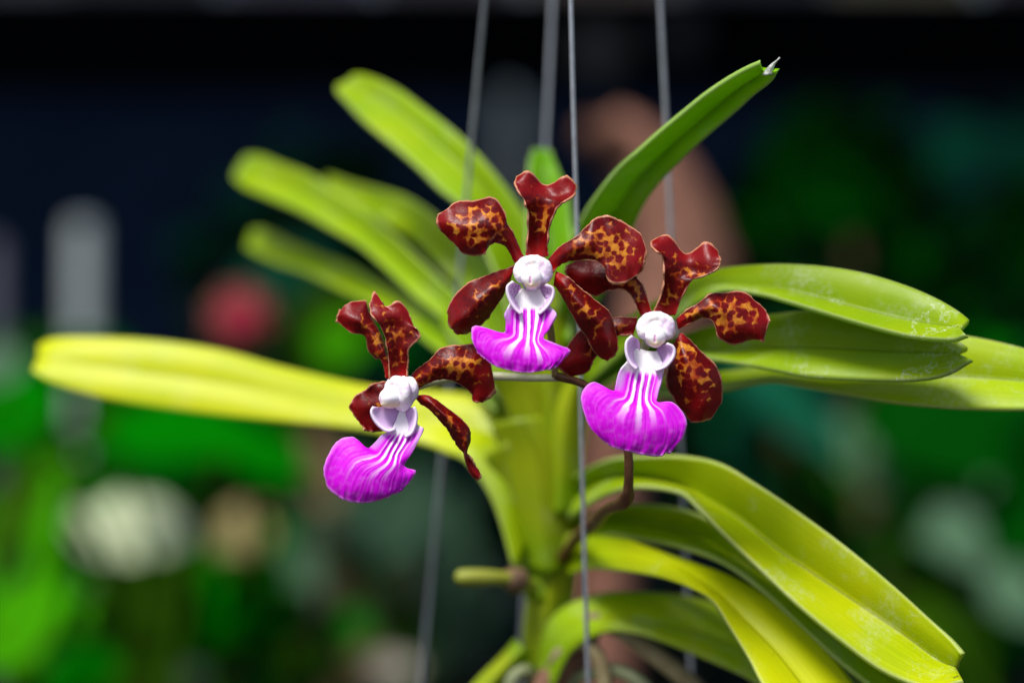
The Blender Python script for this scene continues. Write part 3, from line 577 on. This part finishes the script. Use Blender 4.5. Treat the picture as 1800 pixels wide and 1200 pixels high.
for i in range(24):
    m = plain('board_mat_%d' % i, tuple(min(.8, x * 4) for x in fc[(i * 5) % 8]), None, 30, .8)
    box('board', (-2.5 + i * .21, 3.33 + (i % 3) * .012, z_at(-22, 3.3) + .001), (-2.5 + i * .21 + .205, 3.36 + (i % 3) * .012, z_at(-700, 3.3)), m, light_strip)
for j, (px, py, r_) in enumerate(((1052, 88, .036), (1195, 60, .03))):
    c = B(px, py, 3.27); o = tube('beam_fitting', [c + Vector((0, .03, 0)), c + Vector((0, .01, 0)), c, c - Vector((0, .006, 0))], [r_, r_, r_ * .9, r_ * .4], plain('fitting_mat_%d' % j, ((.085, .085, .09), (.03, .032, .045))[j], None, 60, .7), None, seg=20, px=False, sub=3)
    tag(o, ('grey round fitting on the black beam right of the front wire', 'dim blue-grey round fitting on the beam right of the right wire')[j], 'fitting')

roof = thing('added_shade_roof', (0, 2.1, 0), 'unseen black cloth roof added to darken the plants on the bench', 'roof')  # out of view, added to keep sun and sky off the background
for i in range(6): box('cloth_panel', (-2.4 + i * .8, 1.15, 2.60), (-2.4 + i * .8 + .795, 3.5, 2.606), M_black, roof, bev=0)
for x in (-2.3, 2.3):
    for y in (1.2, 3.45): box('post', (x - .03, y - .03, 0), (x + .03, y + .03, 2.598), M_bench, roof)
# ------------------------------------------------------------------ blurred plants on the bench
def gm(name, c, tr=.15, rough=.6): return plain(name, c, tuple(x * .72 for x in c), 25, rough, .3, .002, tr=tr, spec=0.0)
G_leaf = gm('bg_green', (.001, .15, .001)); G_deep = gm('bg_deep', (.001, .048, .002)); G_dark = gm('bg_dark', (.001, .010, .0015), 0.05)
G_lime = gm('bg_lime', (.045, .27, .002)); G_olive = gm('bg_olive', (.03, .09, .003)); G_teal = gm('bg_teal', (.006, .085, .045)); G_grey = gm('bg_greygreen', (.035, .075, .045))
G_pale = gm('bg_pale', (.58, .66, .42)); G_cream = gm('bg_cream', (.30, .28, .23)); G_tan = gm('bg_tan', (.30, .25, .11)); G_brown = gm('bg_brown', (.14, .10, .05)); G_sage = gm('bg_sage', (.075, .15, .085))
M_pot = plain('pot_clay', (.16, .065, .035), (.11, .045, .025), 40, .85, .4, .002); M_potd = plain('pot_plastic', (.012, .012, .013), None, 40, .5, .1)
def lathe(name, prof, c, mat, parent, seg=24):
    vs_ = [c + Vector((math.cos(2 * math.pi * k / seg) * r_, math.sin(2 * math.pi * k / seg) * r_, z)) for r_, z in prof for k in range(seg)]
    fs = [(i * seg + k, i * seg + (k + 1) % seg, (i + 1) * seg + (k + 1) % seg, (i + 1) * seg + k) for i in range(len(prof) - 1) for k in range(seg)]
    return mesh_obj(name, vs_, fs, mat, parent)
def blade(c, Y, L, Wd, ang, tilt=.65, dy=0.0, n=12, m=6, point=1.0):
    """leaf blade centred on a photo pixel at distance Y; returns verts, faces, base point"""
    k = S * Y / D; nz = tilt; ny = -math.sqrt(1 - nz * nz)
    ex = Vector((1, 0, 0)); ey = Vector((0, nz, -ny)); nr = Vector((0, ny, nz)); a = R(ang)
    dx = ex * math.cos(a) + ey * math.sin(a) / (-ny) ; sx = -ex * math.sin(a) + ey * math.cos(a) / (-ny)
    o = B(*c, Y) + Vector((0, dy, 0)); vs_ = []
    for i in range(n + 1):
        t = i / n; w_ = math.sin(math.pi * min(max(t, .015), .985) ** (.8 if point else 1)) ** .7 * .5
        for j in range(m + 1):
            s_ = j / m * 2 - 1
            vs_.append(o + dx * (t - .5) * L * k + sx * s_ * w_ * Wd * k + nr * k * (abs(s_) * Wd * .10 - (t - .5) ** 2 * L * .22))
    N = m + 1
    fs = [(i * N + j, i * N + j + 1, (i + 1) * N + j + 1, (i + 1) * N + j) for i in range(n) for j in range(m)]
    return vs_, fs, vs_[m // 2]
def pot_plant(name, px, Y, leaves, label, cat='plant', clay=True, stem_py=1150, stem_mat=None, group=None):
    """leaves = (px, py, length, width, angle, material[, dY])"""
    b0 = B(px, 1300, Y); b0.z = BT
    t = thing(name, b0, label, cat, group); h = .10
    lathe('pot', [(.001, .002), (.045, .002), (.062, h * .82), (.068, h * .82), (.070, h), (.062, h), (.060, h * .85), (.001, h * .85)], b0, M_pot if clay else M_potd, t)
    top = B(px, stem_py, Y); top.z = max(top.z, BT + h + .02); top.x = b0.x
    sm = stem_mat or G_olive
    tube('stem', [b0 + Vector((0, 0, .06)), (b0 + top) / 2 + Vector((.006, 0, .04)), top], [.006, .005, .004], sm, t, seg=8, px=False, sub=4)
    for L_ in leaves:
        x, y, ln, wd, an, m = L_[:6]; dY = L_[6] if len(L_) > 6 else 0
        vs_, fs, bp = blade((x, y), Y + dY, ln * .86, wd * .82, an)
        mesh_obj('leaf', vs_, fs, m, t)
        q = top.lerp(bp, .5) + Vector((0, .004, .012))
        tube('leaf_stalk', [top - Vector((0, 0, .01)), q, bp], [.0028, .0024, .0016], sm, t, seg=6, px=False, sub=4)
    return t
pot_plant('broad_leaf_plant', 300, 1.32, [(330,762,360,130,-4,G_leaf),(140,640,250,110,8,G_deep,.1),(30,720,170,190,60,G_leaf,.05),(250,830,260,90,-12,G_deep,.05),(470,800,180,120,-30,G_leaf,.04),(0,640,90,110,80,G_sage,-.03)],
   'blurred plant with broad deep green leaves below the yellow leaf')
pot_plant('lime_leaf_plant', 30, 1.22, [(45,1085,220,150,60,G_lime),(80,930,240,50,86,G_lime,.03),(20,900,200,90,80,G_olive,.08),(140,1190,170,120,20,G_leaf,.04)], 'blurred lime green plant in the lower left corner', stem_py=1250)
pot_plant('olive_leaf_plant', 330, 1.4, [(280,1070,300,130,70,G_olive),(400,1065,240,150,-40,G_leaf,.03),(370,1010,160,90,-70,G_leaf,.05),(240,1180,180,100,30,G_olive,.02),(440,1195,170,80,0,G_teal,.06)], 'blurred plant with olive and green leaves at the bottom left', stem_py=1260, clay=False)
pot_plant('pale_leaf_plant', 220, 1.5, [(232,928,270,150,-8,G_pale,-.15),(130,880,110,80,40,G_brown,.06),(150,960,160,90,20,G_olive,.05),(330,1195,90,60,20,G_cream,-.1)], 'blurred plant with one pale cream-green oval leaf at the lower left', clay=False, stem_py=1120)
pot_plant('tan_leaf_plant', 470, 1.55, [(432,935,140,125,60,G_tan,-.12),(555,830,170,120,-60,G_brown,.03),(520,975,210,95,-60,G_sage,.02),(600,1095,220,110,-50,G_brown,.05),(500,1110,180,110,-70,G_dark,.06)], 'blurred plant with tan and grey-green leaves right of the pale one', stem_py=1180)
pot_plant('grey_leaf_plant', 720, 1.6, [(715,890,220,100,65,G_grey),(640,920,160,90,40,G_grey,.04),(780,960,260,110,80,G_grey,.04),(690,1178,110,60,10,G_cream,-.05),(820,1090,200,110,60,G_grey,.06),(640,1180,160,80,-20,G_dark,.05),(740,1080,160,90,80,G_dark,.08)], 'blurred grey-green plant behind the lower stem', stem_py=1230, clay=False)
pot_plant('teal_leaf_plant', 1500, 1.5, [(1380,715,300,120,-40,G_teal),(1535,815,250,130,-45,G_sage,.06),(1650,770,340,190,-20,G_deep,.02),(1760,700,240,150,40,G_deep,.05),(1460,930,260,110,-60,G_dark,.03)], 'blurred plant with long teal and green leaves on the right', stem_py=1130, clay=False)
pot_plant('silver_leaf_plant', 1730, 1.45, [(1685,950,150,120,-50,G_sage),(1785,1050,140,120,-50,G_sage,-.03),(1640,1120,240,120,-40,G_olive,.06),(1800,900,200,140,60,G_deep,.06),(1720,1190,200,110,0,G_dark,.03)], 'blurred plant with pale silvery leaves at the right edge', stem_py=1200)
pot_plant('tall_dark_plant', 1600, 2.0, [(1430,265,300,190,50,G_deep),(1320,380,260,170,70,G_dark,.05),(1480,400,260,180,-30,G_deep,.05),(1660,500,300,190,-40,G_deep,.02),(1790,400,330,130,84,G_deep,.02),(1685,265,170,150,30,G_teal,-.05),(1798,265,120,110,60,G_teal,-.02),(1380,580,260,170,-20,G_dark,.02),(1560,300,240,160,80,G_dark,.08),(1250,520,260,150,50,G_dark,.04)], 'tall blurred dark green plant at the upper right', stem_py=760, clay=False)
pot_plant('upright_green_plant', 520, 1.9, [(500,480,230,120,30,G_teal),(460,420,180,110,-20,G_dark,.03),(590,560,180,150,50,G_olive,-.1),(600,605,120,100,40,G_lime,-.2),(600,330,260,160,30,G_dark,.1),(350,470,160,90,70,G_dark,.05),(700,430,240,150,60,G_dark,.06)], 'blurred dark plant behind the red bloom', stem_py=760, clay=False)
# red bloom
def bloom(px, py, Y, rad, label):
    b0 = B(px, 1300, Y); b0.z = BT; t = thing('red_flower_plant', b0, label, 'flower'); c = B(px, py, Y); k = S * Y / D
    lathe('pot', [(.001, .002), (.04, .002), (.055, .08), (.06, .08), (.062, .1), (.054, .1), (.052, .085), (.001, .085)], b0, M_potd, t)
    tube('stem', [b0 + Vector((0, 0, .05)), (b0 + c) / 2 + Vector((.01, .02, 0)), c + Vector((0, .012, 0))], .004, G_deep, t, seg=8, px=False)
    mr = gm('bloom_red', (.36, .03, .06)); mo = gm('bloom_dusky', (.17, .07, .05))
    for ring, (n, ro, ln, m) in enumerate(((9, .62, .85, mo), (7, .36, .62, mr), (5, .15, .40, mr))):
        for i in range(n):
            a = 2 * math.pi * (i + ring * .4) / n
            vs_, fs, _ = blade((px + math.cos(a) * rad * ro, py - math.sin(a) * rad * ro), Y - ring * .008, rad * ln, rad * .6, math.degrees(a), tilt=.35)
            mesh_obj('petal', vs_, fs, m, t)
bloom(422, 560, 1.35, 64, 'blurred rose-red bloom above the yellow leaf on the left')
# posts
def post(px, top_py, Y, half, label, m):
    b0 = B(px, 600, Y); b0.z = BT; tz = z_at(top_py, Y); r_ = half * S * Y / D; h = tz - BT
    t = thing('marker_post', b0, label, 'post', 'pale marker posts')
    lathe('shaft', [(.001, .002), (r_, .002), (r_, h - r_ * .5), (r_ * .88, h - r_ * .18), (r_ * .5, h), (.001, h + r_ * .05)], b0, m, t)
    lathe('foot', [(.001, .001), (r_ * 1.9, .001), (r_ * 1.9, .012), (r_ * 1.02, .018)], b0, m, t)
M_post = plain('post_mat', (.70, .78, .72), (.58, .64, .60), 20, .6, .3)
post(146, 388, 1.95, 24, 'pale grey-white blurred post standing at the left', M_post)
post(-12, 420, 1.95, 18, 'lilac-grey blurred post cut by the left edge', plain('post_lilac_mat', (.22, .21, .26), (.16, .16, .2), 20, .6, .3))
# leaning wood
kk = S * 1.42 / D
wb = B(1060, 1300, 1.42); wb.z = BT
wood = thing('driftwood', wb, 'reddish brown crooked piece of driftwood behind the right wire', 'wood')
M_wood = plain('wood_mat', (.25, .11, .07), (.13, .055, .032), 30, .75, .7, .004)
tube('trunk', [wb, B(1070, 950, 1.42), B(1120, 700, 1.42), B(1195, 520, 1.42), B(1180, 380, 1.42), B(1118, 270, 1.42), B(1075, 205, 1.42)], [60 * kk, 50 * kk, 66 * kk, 92 * kk, 80 * kk, 58 * kk, 24 * kk], M_wood, wood, seg=20, px=False, bump=.12)
tube('branch_stub', [B(1150, 310, 1.42), B(1090, 262, 1.41), B(1025, 232, 1.40)], [46 * kk, 40 * kk, 24 * kk], plain('stub_mat', (.085, .03, .012), (.05, .018, .008), 30, .8, .7, .004), wood, seg=16, px=False, bump=.12)
# leafy background plants, each a mass of small leaves in two or three greens
def shrub(px, py, rx, ry, Y, n, mats, label, seed, ls=(38, 95)):
    rn = random.Random(seed); b0 = B(px, 600, Y); b0.z = BT; c = B(px, py, Y)
    t = thing('background_shrub', b0, label, 'shrub', 'leafy shrubs on the bench')
    lathe('pot', [(.001, .002), (.06, .002), (.08, .1), (.086, .1), (.088, .12), (.078, .12), (.076, .105), (.001, .105)], b0, M_potd, t)
    tube('stem', [b0 + Vector((0, 0, .06)), b0.lerp(c, .5) + Vector((.01, 0, 0)), c], [.010, .008, .005], G_brown, t, seg=8, px=False)
    V, F = [[] for _ in mats], [[] for _ in mats]
    for i in range(n):
        a = rn.uniform(0, 6.283); r_ = math.sqrt(rn.random()); g = min(int(rn.random() ** 1.4 * len(mats)), len(mats) - 1)
        L_ = rn.uniform(*ls)
        v, f, _ = blade((px + math.cos(a) * rx * r_, py + math.sin(a) * ry * r_), Y + rn.uniform(-.10, .10), L_, L_ * rn.uniform(.4, .6), rn.uniform(-160, 20), tilt=rn.uniform(.2, .8), n=6, m=4)
        F[g] += [tuple(q + len(V[g]) for q in ff) for ff in f]; V[g] += v
    for v, f, m in zip(V, F, mats):
        if v: mesh_obj('foliage', v, f, m, t)
for i, (px, py, rx, ry, Y, n, ms, lb) in enumerate((
    (60, 900, 280, 360, 2.5, 170, (G_dark, G_deep), 'dark leafy shrub at the far left behind the lime plant'), (420, 930, 280, 340, 2.5, 170, (G_dark, G_deep), 'dark leafy shrub behind the olive plant'),
    (800, 880, 280, 380, 2.5, 170, (G_dark, G_deep), 'dark leafy shrub directly behind the stem'), (1180, 850, 260, 380, 2.5, 170, (G_dark, G_deep), 'dark leafy shrub behind the lower right leaves'),
    (1480, 640, 260, 430, 2.4, 240, (G_dark, G_deep), 'dark leafy shrub behind the three right-hand leaves'), (1760, 640, 240, 460, 2.4, 240, (G_dark, G_deep, G_teal), 'dark leafy shrub at the far right edge'),
    (110, 760, 190, 180, 1.75, 70, (G_deep, G_leaf, G_olive), 'mid green leafy shrub under the tip of the yellow leaf'), (250, 1090, 260, 170, 1.6, 90, (G_deep, G_leaf, G_olive, G_lime), 'bright mixed green shrub at the bottom left'),
    (560, 700, 190, 200, 1.9, 70, (G_dark, G_deep, G_leaf), 'green leafy shrub behind the small left flower'), (620, 1010, 200, 200, 1.75, 60, (G_dark, G_sage, G_brown), 'dusky shrub with grey and brown leaves left of the stem'),
    (1380, 760, 230, 180, 1.9, 60, (G_dark, G_teal, G_deep), 'teal-tinged shrub between the right-hand leaves'), (1690, 830, 200, 230, 1.8, 80, (G_deep, G_deep, G_leaf), 'mid green shrub in front of the far right one'),
    (330, 880, 230, 130, 1.5, 60, (G_dark, G_dark, G_leaf), 'small-leaved dark shrub among the pale leaves at lower left'), (90, 1010, 170, 190, 1.45, 60, (G_dark, G_leaf, G_lime), 'small-leaved bright shrub beside the lime plant'),
    (430, 1120, 200, 120, 1.45, 60, (G_dark, G_leaf, G_olive), 'small-leaved olive shrub at the bottom edge'), (1500, 420, 240, 230, 1.8, 60, (G_dark, G_deep, G_deep), 'small-leaved dark shrub above the right-hand leaves'),
    (1560, 930, 220, 190, 1.6, 60, (G_dark, G_deep, G_sage), 'small-leaved shrub with a few silvery leaves at right'),
    (1640, 1100, 220, 150, 1.7, 50, (G_dark, G_deep, G_olive), 'low dark shrub at the bottom right corner'), (520, 400, 190, 150, 2.2, 40, (G_dark, G_teal, G_deep), 'dim shrub behind the rear left leaves'))):
    shrub(px, py, rx, ry, Y, n, ms, lb, 40 + i)
